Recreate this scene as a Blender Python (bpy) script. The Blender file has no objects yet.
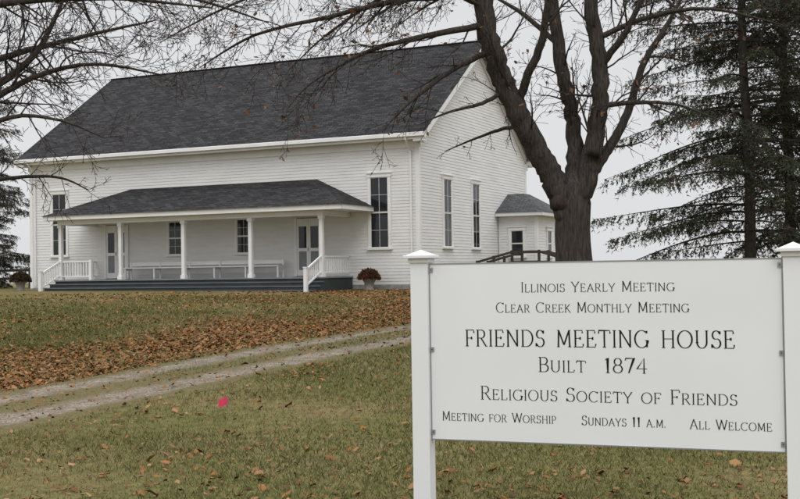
import bpy, math, random
import numpy as np
from mathutils import Vector, Matrix
random.seed(7)
RNG = np.random.default_rng(7)
scene = bpy.context.scene
EYE = 1.7

# ---------------------------------------------------------------- helpers
def link(o, parent=None):
    scene.collection.objects.link(o)
    if parent: o.parent = parent
    return o

def empty(name, loc=(0,0,0), rz=0):
    e = bpy.data.objects.new(name, None)
    e.empty_display_size = .3
    e.location = loc; e.rotation_euler = (0,0,rz)
    return link(e)

class NT:
    def __init__(s, name):
        s.m = bpy.data.materials.new(name); s.m.use_nodes = True
        s.t = s.m.node_tree; s.n = s.t.nodes; s.l = s.t.links
        s.b = s.n['Principled BSDF']
    def new(s, typ, **kw):
        n = s.n.new(typ)
        for k, v in kw.items(): setattr(n, k, v)
        return n
    def noise(s, scale, detail=4, vec=None, rough=.55):
        n = s.new('ShaderNodeTexNoise'); n.inputs['Scale'].default_value = scale
        n.inputs['Detail'].default_value = detail; n.inputs['Roughness'].default_value = rough
        if vec: s.l.new(vec, n.inputs['Vector'])
        return n
    def ramp(s, fac, stops):
        r = s.new('ShaderNodeValToRGB'); s.l.new(fac, r.inputs[0])
        e = r.color_ramp.elements
        while len(e) < len(stops): e.new(.5)
        for i, (p, c) in enumerate(stops):
            e[i].position = p; e[i].color = (*c, 1)
        return r
    def mix(s, fac, a, b, mode='MIX'):
        m = s.new('ShaderNodeMix', data_type='RGBA', blend_type=mode)
        for sock, v in ((m.inputs[0], fac), (m.inputs[6], a), (m.inputs[7], b)):
            if hasattr(v, 'is_linked'): s.l.new(v, sock)
            elif isinstance(v, (int, float)): sock.default_value = v
            else: sock.default_value = (*v, 1)
        return m.outputs[2]
    def bump(s, h, strength=.3, dist=.02):
        b = s.new('ShaderNodeBump'); b.inputs['Strength'].default_value = strength
        b.inputs['Distance'].default_value = dist
        s.l.new(h, b.inputs['Height']); s.l.new(b.outputs[0], s.b.inputs['Normal'])
    def coord(s, kind='Object', scale=None):
        c = s.new('ShaderNodeTexCoord')
        if scale is None: return c.outputs[kind]
        m = s.new('ShaderNodeMapping'); m.inputs['Scale'].default_value = scale
        s.l.new(c.outputs[kind], m.inputs[0]); return m.outputs[0]

def simple(name, c, rough=.6, var=.12, scale=3, vscale=(1,1,1), bump=0, spec=.3, metal=0):
    t = NT(name); v = t.coord('Object', vscale)
    n = t.noise(scale, 5, v)
    lo = tuple(x*(1-var) for x in c); hi = tuple(min(1,x*(1+var)) for x in c)
    r = t.ramp(n.outputs[0], [(.3, lo), (.7, hi)])
    t.l.new(r.outputs[0], t.b.inputs['Base Color'])
    t.b.inputs['Roughness'].default_value = rough
    t.b.inputs['Specular IOR Level'].default_value = spec
    t.b.inputs['Metallic'].default_value = metal
    if bump: t.bump(n.outputs[0], bump, .02)
    return t.m

def siding_mat():
    t = NT('white_clapboard'); v = t.coord('Object', (.5,.5,3.5))
    n = t.noise(2.2, 6, v); n2 = t.noise(.35, 3, t.coord('Object'))
    r = t.ramp(n.outputs[0], [(.25, (.70,.695,.68)), (.6, (.775,.77,.76)), (.8,(.80,.795,.785))])
    r2 = t.ramp(n2.outputs[0], [(.3,(.94,.94,.94)),(.6,(1,1,1))])
    c = t.mix(1.0, r.outputs[0], r2.outputs[0], 'MULTIPLY')
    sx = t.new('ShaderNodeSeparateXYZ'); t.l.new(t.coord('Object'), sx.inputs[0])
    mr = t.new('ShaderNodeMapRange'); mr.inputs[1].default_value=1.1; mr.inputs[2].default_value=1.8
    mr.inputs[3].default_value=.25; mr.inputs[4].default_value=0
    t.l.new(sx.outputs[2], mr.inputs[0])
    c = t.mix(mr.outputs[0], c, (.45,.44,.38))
    t.l.new(c, t.b.inputs['Base Color']); t.b.inputs['Roughness'].default_value=.55
    t.b.inputs['Specular IOR Level'].default_value=.25
    return t.m

def shingle_mat(name='asphalt_shingle', c1=(.024,.0235,.0245), c2=(.056,.055,.057), mort=(.014,.014,.015)):
    t = NT(name); uv = t.coord('UV')
    br = t.new('ShaderNodeTexBrick'); t.l.new(uv, br.inputs['Vector'])
    br.inputs['Scale'].default_value = 1
    br.inputs['Color1'].default_value=(*c1,1); br.inputs['Color2'].default_value=(*c2,1)
    br.inputs['Mortar'].default_value=(*mort,1)
    br.inputs['Mortar Size'].default_value=.014; br.inputs['Brick Width'].default_value=.32
    br.inputs['Row Height'].default_value=.145; br.inputs['Bias'].default_value=-.1
    n = t.noise(.5, 5, uv); n2 = t.noise(11, 3, uv,.7)
    r = t.ramp(n.outputs[0], [(.3,(.85,.85,.85)),(.7,(1.18,1.18,1.18))])
    c = t.mix(1.0, br.outputs[0], r.outputs[0], 'MULTIPLY')
    r2 = t.ramp(n2.outputs[0], [(.3,(.6,.6,.6)),(.7,(1.4,1.4,1.4))])
    c = t.mix(1.0, c, r2.outputs[0], 'MULTIPLY')
    t.l.new(c, t.b.inputs['Base Color']); t.b.inputs['Roughness'].default_value=.95
    t.b.inputs['Specular IOR Level'].default_value=.10
    t.bump(br.outputs['Fac'], -.4, .01)
    return t.m

def attr_mat(name, rough=.8, spec=.15):
    t = NT(name); a = t.new('ShaderNodeAttribute'); a.attribute_name='Col'
    t.l.new(a.outputs[0], t.b.inputs['Base Color'])
    t.b.inputs['Roughness'].default_value=rough; t.b.inputs['Specular IOR Level'].default_value=spec
    return t.m

M = {}
M['siding']=siding_mat()
M['trim']=simple('white_trim_paint',(.79,.787,.78),.5,.05,2)
M['vinyl']=simple('white_vinyl',(.77,.785,.80),.35,.025,1.5,spec=.4)
M['glass']=simple('dark_window_glass',(.012,.014,.016),.08,.3,1,spec=.5)
M['shingle']=shingle_mat()
M['shingle_lt']=shingle_mat('grey_shingle',(.075,.08,.085),(.135,.14,.15),(.05,.05,.05))
M['found']=simple('stone_foundation',(.28,.27,.25),.9,.3,6,bump=.4)
M['deck']=simple('grey_deck_paint',(.20,.21,.22),.7,.15,3,(1,6,1))
M['step']=simple('dark_step_paint',(.11,.12,.125),.7,.25,2,(.4,3,6))
M['riser']=simple('dark_riser_paint',(.045,.05,.055),.8,.2,2)
M['door']=simple('screen_door_mesh',(.22,.23,.24),.5,.1,3)
M['wood']=simple('weathered_dark_wood',(.06,.05,.042),.9,.3,5)
M['metal']=simple('grey_metal',(.35,.36,.38),.4,.1,5,metal=.7)
M['ink']=simple('black_lettering',(.012,.012,.015),.7,.15,6,spec=.15)
M['bark']=simple('bark',(.050,.043,.038),.95,.55,9,(3,3,.45),bump=1.0,spec=.1)
M['bark2']=simple('spruce_bark',(.05,.043,.038),.95,.3,8,bump=.6,spec=.1)
M['farbark']=simple('hazy_bark',(.40,.40,.41),1,.08,2,spec=0)  # pale grey: haze over the distant trees put into their base colour
M['leafatt']=attr_mat('fallen_leaf',.9,.05)
M['grassatt']=attr_mat('grass_blade',.9,.05)
M['needle']=attr_mat('spruce_needles',.7)
M['pot']=simple('stone_pot',(.30,.28,.25),.9,.2,10,bump=.3)
M['flag']=simple('pink_flag',(.70,.05,.13),.6,.05,10)

TAB = RNG.random((256,256))
def vn(x, y, s, o=0):
    x = np.asarray(x,float)/s+1000.3+o*17.7; y = np.asarray(y,float)/s+1000.7+o*9.1
    xi=np.floor(x).astype(int); yi=np.floor(y).astype(int); fx=x-xi; fy=y-yi
    fx=fx*fx*(3-2*fx); fy=fy*fy*(3-2*fy)
    a=TAB[xi%256,yi%256]; b=TAB[(xi+1)%256,yi%256]; c=TAB[xi%256,(yi+1)%256]; d=TAB[(xi+1)%256,(yi+1)%256]
    return (a*(1-fx)+b*fx)*(1-fy)+(c*(1-fx)+d*fx)*fy
def fbm(x,y,s,o=0):
    return (vn(x,y,s,o)+.5*vn(x,y,s/2.1,o+1)+.25*vn(x,y,s/4.3,o+2))/1.75
def sst(a,b,x):
    t=np.clip((x-a)/(b-a),0,1); return t*t*(3-2*t)
def G(x,y):
    x=np.asarray(x,float); y=np.asarray(y,float)
    a=-.35+.0345*np.clip(y,4,500)
    k=12.; g=-np.log(np.exp(-k*np.minimum(a,8))+math.exp(-k*1.14))/k
    g=g-.5*sst(80,220,y)
    return g+.05*(vn(x,y,4.)-.5)*(1-sst(60,90,np.abs(y)))
def Gf(x,y): return float(G(x,y))

class MB:
    def __init__(s): s.v=[]; s.f=[]; s.m=[]; s.uv={}
    def poly(s, pts, mi=0, uv=None):
        i=len(s.v); s.v.extend([tuple(p) for p in pts]); s.f.append(tuple(range(i,i+len(pts)))); s.m.append(mi)
        if uv: s.uv[len(s.f)-1]=uv
    def box(s,x0,x1,y0,y1,z0,z1,mi=0):
        x0,x1=min(x0,x1),max(x0,x1); y0,y1=min(y0,y1),max(y0,y1); z0,z1=min(z0,z1),max(z0,z1)
        i=len(s.v)
        s.v.extend([(x0,y0,z0),(x1,y0,z0),(x1,y1,z0),(x0,y1,z0),(x0,y0,z1),(x1,y0,z1),(x1,y1,z1),(x0,y1,z1)])
        for q in ((0,3,2,1),(4,5,6,7),(0,1,5,4),(1,2,6,5),(2,3,7,6),(3,0,4,7)):
            s.f.append(tuple(i+k for k in q)); s.m.append(mi)
    def beam(s,p,q,w,h,mi=0):
        p=Vector(p); q=Vector(q); d=(q-p).normalized()
        side=d.cross(Vector((0,0,1)))
        if side.length<1e-4: side=Vector((1,0,0))
        side.normalize(); up=side.cross(d).normalized()
        i=len(s.v)
        for c in (p,q):
            for a,b in ((-1,-1),(1,-1),(1,1),(-1,1)):
                s.v.append(tuple(c+side*(a*w/2)+up*(b*h/2)))
        for qd in ((0,3,2,1),(4,5,6,7),(0,1,5,4),(1,2,6,5),(2,3,7,6),(3,0,4,7)):
            s.f.append(tuple(i+k for k in qd)); s.m.append(mi)
    def tube(s,pts,rad,sides=6,mi=0,cap=True,lump=0):
        n=len(pts); base=len(s.v); prev=None
        for k in range(n):
            p=pts[k]
            d=(pts[min(k+1,n-1)]-pts[max(k-1,0)])
            if d.length<1e-7: d=Vector((0,0,1))
            d.normalize()
            if prev is None:
                a=d.cross(Vector((0,1,.13)));
                if a.length<.05: a=d.cross(Vector((1,0,0)))
            else: a=prev-d*prev.dot(d)
            a.normalize(); prev=a; b=d.cross(a); r=rad[k]
            for j in range(sides):
                t=2*math.pi*j/sides
                rr=r*(1+lump*(math.sin(3*t+k*.35)+.6*math.sin(7*t-k*.5+1))) if lump else r
                s.v.append(tuple(p+a*(rr*math.cos(t))+b*(rr*math.sin(t))))
        for k in range(n-1):
            for j in range(sides):
                j2=(j+1)%sides
                s.f.append((base+k*sides+j,base+k*sides+j2,base+(k+1)*sides+j2,base+(k+1)*sides+j)); s.m.append(mi)
        if cap:
            s.f.append(tuple(base+(n-1)*sides+j for j in range(sides))); s.m.append(mi)
    def lathe(s,cx,cy,prof,sides=20,mi=0):
        pts=[Vector((cx,cy,z)) for r,z in prof]; s.tube(pts,[r for r,z in prof],sides,mi)
    def obj(s,name,mats,parent=None,smooth=False):
        me=bpy.data.meshes.new(name); me.from_pydata(s.v,[],s.f)
        for m in mats: me.materials.append(m)
        me.polygons.foreach_set('material_index',s.m)
        if smooth: me.polygons.foreach_set('use_smooth',[True]*len(s.f))
        if s.uv:
            ul=me.uv_layers.new(name='UVMap')
            for fi,uv in s.uv.items():
                for li,c in zip(me.polygons[fi].loop_indices,uv): ul.data[li].uv=c
        me.update()
        return link(bpy.data.objects.new(name,me),parent)

def tri_mesh(name, V, col, mat, per=3, parent=None):
    n=len(V)//per
    me=bpy.data.meshes.new(name)
    me.vertices.add(n*per); me.vertices.foreach_set('co',V.astype(np.float32).ravel())
    me.loops.add(n*per); me.loops.foreach_set('vertex_index',np.arange(n*per,dtype=np.int32))
    me.polygons.add(n); me.polygons.foreach_set('loop_start',np.arange(0,n*per,per,dtype=np.int32))
    try: me.polygons.foreach_set('loop_total',np.full(n,per,dtype=np.int32))
    except Exception: pass
    me.update(calc_edges=True)
    ca=me.color_attributes.new('Col','FLOAT_COLOR','POINT')
    c4=np.concatenate([col,np.ones((len(col),1))],1).astype(np.float32)
    ca.data.foreach_set('color',c4.ravel())
    me.materials.append(mat)
    return link(bpy.data.objects.new(name,me),parent)

# ---------------------------------------------------------------- camera
cam=bpy.data.cameras.new('camera'); co=link(bpy.data.objects.new('camera',cam))
cam.sensor_width=36; cam.lens=1150/800*36; cam.clip_end=6000; cam.clip_start=.1
R=Matrix.Rotation(math.pi/2+math.radians(1.08),4,'X')@Matrix.Rotation(-.015,4,'Z')
co.matrix_world=Matrix.Translation((0,0,EYE))@R
scene.camera=co

# ---------------------------------------------------------------- world
w=bpy.data.worlds.new('World'); scene.world=w; w.use_nodes=True
nt=w.node_tree; N=nt.nodes; L=nt.links
bg=N['Background']; out=N['World Output']
tc=N.new('ShaderNodeTexCoord'); sx=N.new('ShaderNodeSeparateXYZ'); L.new(tc.outputs['Generated'],sx.inputs[0])
mr=N.new('ShaderNodeMapRange'); mr.interpolation_type='SMOOTHSTEP'
mr.inputs[1].default_value=.22; mr.inputs[2].default_value=1.; mr.inputs[3].default_value=.70; mr.inputs[4].default_value=2.25
L.new(sx.outputs[2],mr.inputs[0])
mp=N.new('ShaderNodeMapping'); mp.inputs['Scale'].default_value=(1,1,3.5); L.new(tc.outputs['Generated'],mp.inputs[0])
no=N.new('ShaderNodeTexNoise'); no.inputs['Scale'].default_value=2.2; no.inputs['Detail'].default_value=4; L.new(mp.outputs[0],no.inputs[0])
cr=N.new('ShaderNodeValToRGB'); L.new(no.outputs[0],cr.inputs[0])
cr.color_ramp.elements[0].position=.3; cr.color_ramp.elements[0].color=(.955,.96,.985,1)
cr.color_ramp.elements[1].position=.7; cr.color_ramp.elements[1].color=(1.0,1.0,1.02,1)
L.new(cr.outputs[0],bg.inputs[0]); L.new(mr.outputs[0],bg.inputs[1])
SUN_EL=math.radians(48); SUN_AZ=math.radians(172)
sky=N.new('ShaderNodeTexSky'); sky.sky_type='NISHITA'; sky.sun_disc=False
sky.sun_elevation=SUN_EL; sky.sun_rotation=SUN_AZ
hs=N.new('ShaderNodeHueSaturation'); hs.inputs['Saturation'].default_value=.2; L.new(sky.outputs[0],hs.inputs['Color'])
bg2=N.new('ShaderNodeBackground'); bg2.inputs[1].default_value=.010; L.new(hs.outputs[0],bg2.inputs[0])
ad=N.new('ShaderNodeAddShader'); L.new(bg.outputs[0],ad.inputs[0]); L.new(bg2.outputs[0],ad.inputs[1]); L.new(ad.outputs[0],out.inputs[0])
sl=bpy.data.lights.new('sun','SUN'); sl.energy=.65; sl.angle=math.radians(30); sl.color=(1,.97,.92)
so=link(bpy.data.objects.new('sun',sl))
sd=Vector((math.sin(SUN_AZ)*math.cos(SUN_EL),math.cos(SUN_AZ)*math.cos(SUN_EL),math.sin(SUN_EL)))
so.rotation_euler=sd.to_track_quat('Z','Y').to_euler()
scene.view_settings.view_transform='Standard'; scene.view_settings.look='None'; scene.view_settings.exposure=0

# ---------------------------------------------------------------- ground
def axis(lo,hi,step,far,neg=True):
    a=list(np.arange(lo,hi+1e-6,step)); s=step*1.5; p=hi
    up=[]; 
    while p<far: p+=s; s*=1.35; up.append(p)
    dn=[]; 
    if neg:
        s=step*1.5; p=lo
        while p>-far: p-=s; s*=1.35; dn.append(p)
    return np.array(sorted(dn)+a+up)
xs=axis(-24,16,.4,2800); ys=axis(2,46,.4,2800)
XX,YY=np.meshgrid(xs,ys); ZZ=G(XX,YY)
nx,ny=len(xs),len(ys)
V=np.stack([XX.ravel(),YY.ravel(),ZZ.ravel()],1)
idx=np.arange(nx*ny).reshape(ny,nx)
F=np.stack([idx[:-1,:-1].ravel(),idx[:-1,1:].ravel(),idx[1:,1:].ravel(),idx[1:,:-1].ravel()],1)
me=bpy.data.meshes.new('ground'); me.from_pydata(V.tolist(),[],F.tolist())
me.polygons.foreach_set('use_smooth',[True]*len(F))
t=NT('lawn_ground'); o=t.coord('Object')
n1=t.noise(.35,6,o); n2=t.noise(7,5,o,.7); n3=t.noise(60,3,o,.7)
r1=t.ramp(n1.outputs[0],[(.35,(.125,.120,.045)),(.5,(.155,.135,.058)),(.65,(.19,.145,.075))])
r2=t.ramp(n2.outputs[0],[(.3,(.6,.6,.6)),(.7,(1.25,1.25,1.2))])
c=t.mix(1.,r1.outputs[0],r2.outputs[0],'MULTIPLY')
r3=t.ramp(n3.outputs[0],[(.3,(.55,.55,.55)),(.7,(1.3,1.3,1.3))])
c=t.mix(1.,c,r3.outputs[0],'MULTIPLY')
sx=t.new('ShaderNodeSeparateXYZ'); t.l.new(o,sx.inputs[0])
haze=t.new('ShaderNodeMapRange'); haze.inputs[1].default_value=60; haze.inputs[2].default_value=320
t.l.new(sx.outputs[1],haze.inputs[0])
c=t.mix(haze.outputs[0],c,(.42,.42,.40))  # aerial haze painted into the ground colour, paler with distance
t.l.new(c,t.b.inputs['Base Color']); t.b.inputs['Roughness'].default_value=1; t.b.inputs['Specular IOR Level'].default_value=.05
t.bump(n2.outputs[0],.5,.05)
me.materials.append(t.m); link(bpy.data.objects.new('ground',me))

A0=np.array([-4.77,13.75]); TD=np.array([.446,.895]); TN=np.array([-.895,.446])
def drive_center(s):
    bend=.0035*np.clip(s,0,None)**2
    return A0[0]+TD[0]*s-TN[0]*bend*.6, A0[1]+TD[1]*s-TN[1]*bend*.6
def drive_q(x,y):
    s=(x-A0[0])*TD[0]+(y-A0[1])*TD[1]; q=(x-A0[0])*TN[0]+(y-A0[1])*TN[1]
    return s, q+.0021*np.clip(s,0,None)**2
ss=np.arange(-18,30,.2); K=17
Vd=[];Fd=[];UV=[]
for i,s_ in enumerate(ss):
    cx,cy=drive_center(s_)
    wl=1.3+.3*(fbm(s_,3.,.9)-.5); wr=1.3+.3*(fbm(s_,9.,.8,5)-.5)
    for j in range(K):
        a=j/(K-1); q=-wr+(wl+wr)*a
        x=cx+TN[0]*q; y=cy+TN[1]*q
        edge=min(a,1-a)*(K-1)
        rut=-.012*math.exp(-((abs(q)-.75)/.25)**2)
        Vd.append((x,y,Gf(x,y)+.024+rut-(.03 if edge<.5 else 0))); UV.append((q,s_))
for i in range(len(ss)-1):
    for j in range(K-1): Fd.append((i*K+j,(i+1)*K+j,(i+1)*K+j+1,i*K+j+1))
me=bpy.data.meshes.new('gravel_driveway'); me.from_pydata(Vd,[],Fd)
ul=me.uv_layers.new(name='UVMap')
for lp in me.loops: ul.data[lp.index].uv=UV[lp.vertex_index]
me.polygons.foreach_set('use_smooth',[True]*len(Fd))
t=NT('gravel_track'); uv=t.coord('UV'); o=t.coord('Object')
sx=t.new('ShaderNodeSeparateXYZ'); t.l.new(uv,sx.inputs[0])
ab=t.new('ShaderNodeMath',operation='ABSOLUTE'); t.l.new(sx.outputs[0],ab.inputs[0])
nn=t.noise(1.6,7,o,.75); 
ma=t.new('ShaderNodeMath',operation='MULTIPLY_ADD'); t.l.new(nn.outputs[0],ma.inputs[0]); ma.inputs[1].default_value=1.1; ma.inputs[2].default_value=-.55
aq=t.new('ShaderNodeMath',operation='ADD'); t.l.new(ab.outputs[0],aq.inputs[0]); t.l.new(ma.outputs[0],aq.inputs[1])
rr=t.ramp(aq.outputs[0],[(.22,(0,0,0)),(.50,(1,1,1)),(.84,(1,1,1)),(1.0,(0,0,0))])
vo=t.new('ShaderNodeTexVoronoi'); vo.inputs['Scale'].default_value=45; t.l.new(o,vo.inputs['Vector'])
gr=t.ramp(vo.outputs['Color'],[(.2,(.16,.135,.105)),(.6,(.24,.21,.175)),(.92,(.36,.325,.28))])
n2=t.noise(3,5,o,.65); g2=t.ramp(n2.outputs[0],[(.3,(.66,.62,.56)),(.7,(1.08,1.06,1.03))])
gc=t.mix(1.,gr.outputs[0],g2.outputs[0],'MULTIPLY')
n3=t.noise(30,4,o,.7); dr=t.ramp(n3.outputs[0],[(.3,(.075,.065,.028)),(.7,(.18,.15,.075))])
c=t.mix(rr.outputs[0],dr.outputs[0],gc)
t.l.new(c,t.b.inputs['Base Color']); t.b.inputs['Roughness'].default_value=1; t.b.inputs['Specular IOR Level'].default_value=.1
t.bump(vo.outputs['Distance'],.5,.02)
me.materials.append(t.m); link(bpy.data.objects.new('gravel_driveway',me))

# ---------------------------------------------------------------- grass
def scatter(n,y0,y1,pw,margin=1.25):
    u=RNG.random(n); e=pw+1
    y=(y0**e+u*(y1**e-y0**e))**(1/e)
    x=(RNG.random(n)*2-1)*(.35*margin*y+.8)
    return x,y
n=410000
x,y=scatter(n,6.5,38.5,-.35)
s_,q=drive_q(x,y)
pat=fbm(x,y,2.2,3)
wob=.5*(fbm(x,y,1.1,8)-.5)
onroad=np.abs(q)<1.15+wob
centre=np.abs(q+wob)<.36
keep=(~onroad)|(centre&(RNG.random(n)<.75))|(RNG.random(n)<.06)
keep&=RNG.random(n)<(.45+.9*sst(.25,.6,pat))
band=(q>1.2)&(q<4.6)
keep&=~(band&(RNG.random(n)<.35))
x,y,pat,q=x[keep],y[keep],pat[keep],q[keep]; n=len(x)
z=G(x,y)
sc=np.clip(y/10,.8,3)**.55
h=(.018+.038*RNG.random(n))*(.6+.8*pat)*np.clip(sc,1,1.4); wd=.0032*sc*(.7+.7*RNG.random(n))*1.2
ph=RNG.random(n)*2*np.pi; lean=.25+1.2*RNG.random(n); la=RNG.random(n)*2*np.pi
bx,by=np.cos(ph)*wd,np.sin(ph)*wd
P=np.empty((n,3,3))
P[:,0]=np.stack([x-bx,y-by,z-.004],1); P[:,1]=np.stack([x+bx,y+by,z-.004],1)
P[:,2]=np.stack([x+np.cos(la)*lean*h,y+np.sin(la)*lean*h,z+h],1)
g1=np.array([.098,.122,.036]); g2=np.array([.185,.178,.064]); g3=np.array([.31,.245,.125])
big=fbm(x,y,5.,11); med=fbm(x,y,1.3,15)
a=np.clip(RNG.random(n)*.8+(big-.5)*1.6+(med-.5)*.9,0,1)[:,None]
col=g1*(1-a)+g2*a
st=(RNG.random(n)<(.16+.42*sst(.42,.7,big*.6+med*.4)))[:,None]
col=np.where(st,g3*(.6+.5*RNG.random((n,1))),col*(.7+.5*RNG.random((n,1))))
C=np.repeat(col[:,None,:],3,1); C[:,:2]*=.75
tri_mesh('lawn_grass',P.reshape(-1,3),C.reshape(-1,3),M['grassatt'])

# ---------------------------------------------------------------- fallen leaves
n=340000
x,y=scatter(n,6.5,41,.35)
s_,q=drive_q(x,y)
cl=fbm(x,y,1.6,21); c2=fbm(x,y,5,31); c3=fbm(x,y,.7,51)
d=.024+.12*sst(.52,.78,cl)*sst(.35,.65,c3)
d=np.where(q>1.1,.05+.20*sst(.45,.75,c2)*(.3+.7*sst(.35,.65,c3)),d)
bd=sst(.8,1.5,q)*(1-sst(3.2+1.4*(c2-.5),6.4+4*(c2-.5),q))*(1-.35*sst(4,12,s_))
d=d+bd*(.30+.55*sst(.2,.6,c3*.5+cl*.5))
d=np.where(np.abs(q)<1.1,.03+.06*(np.abs(q)<.3),d)
d+=.22*sst(5,1,np.hypot(x-3.6,y-24))*sst(.3,.6,c3)
near_house=sst(29,37,y)*sst(-7,0,x)
d+=.42*near_house*sst(.3,.6,cl)
d+=.05*sst(11,7.5,y)
keep=RNG.random(n)<d
x,y=x[keep],y[keep]; n=len(x); z=G(x,y)+.008+.022*RNG.random(n)
r=(.014+.021*RNG.random(n)**1.6)*np.clip(y/16,1,1.35); 
r=np.where((y<18)&(RNG.random(n)<.10),r*1.7,r)
ph=RNG.random(n)*6.283
tl=(RNG.random((n,2))-.5)*1.3
P=np.empty((n,6,3)); 
angs=[0,1.0,2.1,3.14,4.2,5.3]; rad=[1.35,.7,.75,1.0,.75,.65]
for k in range(6):
    rr_=r*rad[k]*(.7+.6*RNG.random(n))
    dx=np.cos(ph+angs[k])*rr_; dy=np.sin(ph+angs[k])*rr_
    P[:,k]=np.stack([x+dx,y+dy,z+dx*tl[:,0]+dy*tl[:,1]+.3*r*(k%2)],1)
pal=np.array([[.21,.090,.034],[.26,.125,.052],[.155,.075,.038],[.30,.18,.09],[.25,.10,.03],[.10,.055,.030],[.28,.16,.075],[.20,.11,.05]])
col=pal[RNG.integers(0,len(pal),n)]*(.7+.5*RNG.random((n,1)))
C=np.repeat(col[:,None,:],6,1)
tri_mesh('fallen_leaves',P.reshape(-1,3),C.reshape(-1,3),M['leafatt'],6)
print('LEAVES',n)

# ---------------------------------------------------------------- meeting house
H=empty('meeting_house',(.725,41.7,0),math.radians(-25))
LEN=18.3; DEP=12.0; ZB=1.22; ZW=6.95; ZR=11.05; KS=(ZR-ZW)/6.0
b=MB()
b.box(-LEN+.01,-.01,.01,DEP-.01,.7,6.6,0)
for xx in (-.01,-LEN+.01): b.poly([(xx,.01,6.6),(xx,DEP-.01,6.6),(xx,6,ZR-.15)],0)
b.obj('wall_core',[M['trim']],H)
b=MB(); b.box(-LEN-.03,.03,-.03,DEP+.03,.6,ZB,0); b.obj('foundation',[M['found']],H)
LAP=.118; LO=.014
def course(b,T,a0,a1,z,zt):
    b.poly([T(a0,LO,z),T(a1,LO,z),T(a1,.003,zt),T(a0,.003,zt)],0)
    b.poly([T(a0,.0,z),T(a1,.0,z),T(a1,LO,z),T(a0,LO,z)],0)
Tf=lambda a,d,z:(a,-d,z)
Ts=lambda a,d,z:(d,a,z)
Tl=lambda a,d,z:(-LEN-d,a,z)
Tb=lambda a,d,z:(a,DEP+d,z)
b=MB(); z=ZB
while z<10.9:
    zt=z+LAP
    if z<6.45:
        course(b,Tf,-LEN+.12,-.12,z,zt); course(b,Tb,-LEN+.12,-.12,z,zt)
    inset=max(.12,((zt)-(ZW-.05))/KS)
    if inset<5.9:
        course(b,Ts,inset,DEP-inset,z,zt); course(b,Tl,inset,DEP-inset,z,zt)
    z=zt
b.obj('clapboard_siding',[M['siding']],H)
b=MB()
for cx in (-LEN,0):
    for cy in (0,DEP):
        sx_=1 if cx==0 else -1; sy=1 if cy else -1
        b.box(cx-sx_*.13,cx+sx_*.032,cy-sy*.13,cy+sy*.032,ZB-.02,6.5)
b.box(-LEN-.1,.1,-.040,.0,6.20,6.52); b.box(-LEN-.1,.1,DEP,DEP+.04,6.20,6.52)
for xx,s in ((0,1),(-LEN,-1)):
    for y0,y1 in ((-.42,6),(12.42,6)):
        z0=ZR-abs(6-y0)*KS; 
        b.beam((xx+s*.40,y0,z0-.10),(xx+s*.40,y1,ZR-.10),.04,.22)
        b.beam((xx+s*.035,y0+(.42 if y0<0 else -.42),z0+.42*KS-.27),(xx+s*.035,y1,ZR-.27),.03,.24)
    for y0 in (-.44,DEP+.1):
        b.box(xx-s*.02,xx+s*.38,y0,y0+.34,6.38,6.50)
b.obj('corner_and_rake_trim',[M['trim']],H)
b=MB(); X0=-LEN-.42; X1=.42; ov=.45
def slab(b,e,rdg,th,mi_t,mi_s):
    sl=(Vector(rdg[0])-Vector(e[0])).length
    b.poly([e[0],e[1],rdg[1],rdg[0]],mi_t,[(e[0][0],0),(e[1][0],0),(rdg[1][0],sl),(rdg[0][0],sl)])
    dn=lambda p:(p[0],p[1],p[2]-th)
    b.poly([dn(e[0]),dn(rdg[0]),dn(rdg[1]),dn(e[1])],mi_s)
    b.poly([dn(e[0]),dn(e[1]),e[1],e[0]],mi_s)
    b.poly([dn(e[0]),e[0],rdg[0],dn(rdg[0])],mi_t); b.poly([dn(e[1]),dn(rdg[1]),rdg[1],e[1]],mi_t)
zE=ZR-(6+ov)*KS
slab(b,[(X0,-ov,zE+.06),(X1,-ov,zE+.06)],[(X0,6,ZR+.06),(X1,6,ZR+.06)],.06,0,1)
slab(b,[(X1,DEP+ov,zE+.06),(X0,DEP+ov,zE+.06)],[(X1,6,ZR+.06),(X0,6,ZR+.06)],.06,0,1)
b.box(X0,X1,5.9,6.1,ZR+.03,ZR+.075,0)
b.obj('roof',[M['shingle'],M['trim']],H)
b=MB()
b.box(X0+.03,X1-.03,-ov+.02,-ov+.05,zE-.19,zE-.005)
b.box(X0+.03,X1-.03,-ov+.05,-.045,zE-.17,zE-.15)
b.box(X0+.03,X1-.03,DEP+.045,DEP+ov-.02,zE-.19,zE-.02)
b.box(X0,X1,-ov-.10,-ov+.018,zE-.09,zE+.03)
b.tube([Vector(p) for p in ((-.30,-ov-.04,zE-.08),(-.30,-ov-.02,zE-.18),(-.30,-.09,zE-.55),(-.30,-.07,zE-.7),(-.30,-.07,1.3),(-.30,-.2,1.22))],[.042]*6,8)
b.tube([Vector(p) for p in ((-18.0,-ov-.04,zE-.08),(-18.0,-ov-.02,zE-.18),(-18.0,-.09,zE-.55),(-18.0,-.07,zE-.7),(-18.0,-.07,1.3))],[.042]*5,8)
b.obj('eaves_and_gutter',[M['trim']],H)

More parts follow.
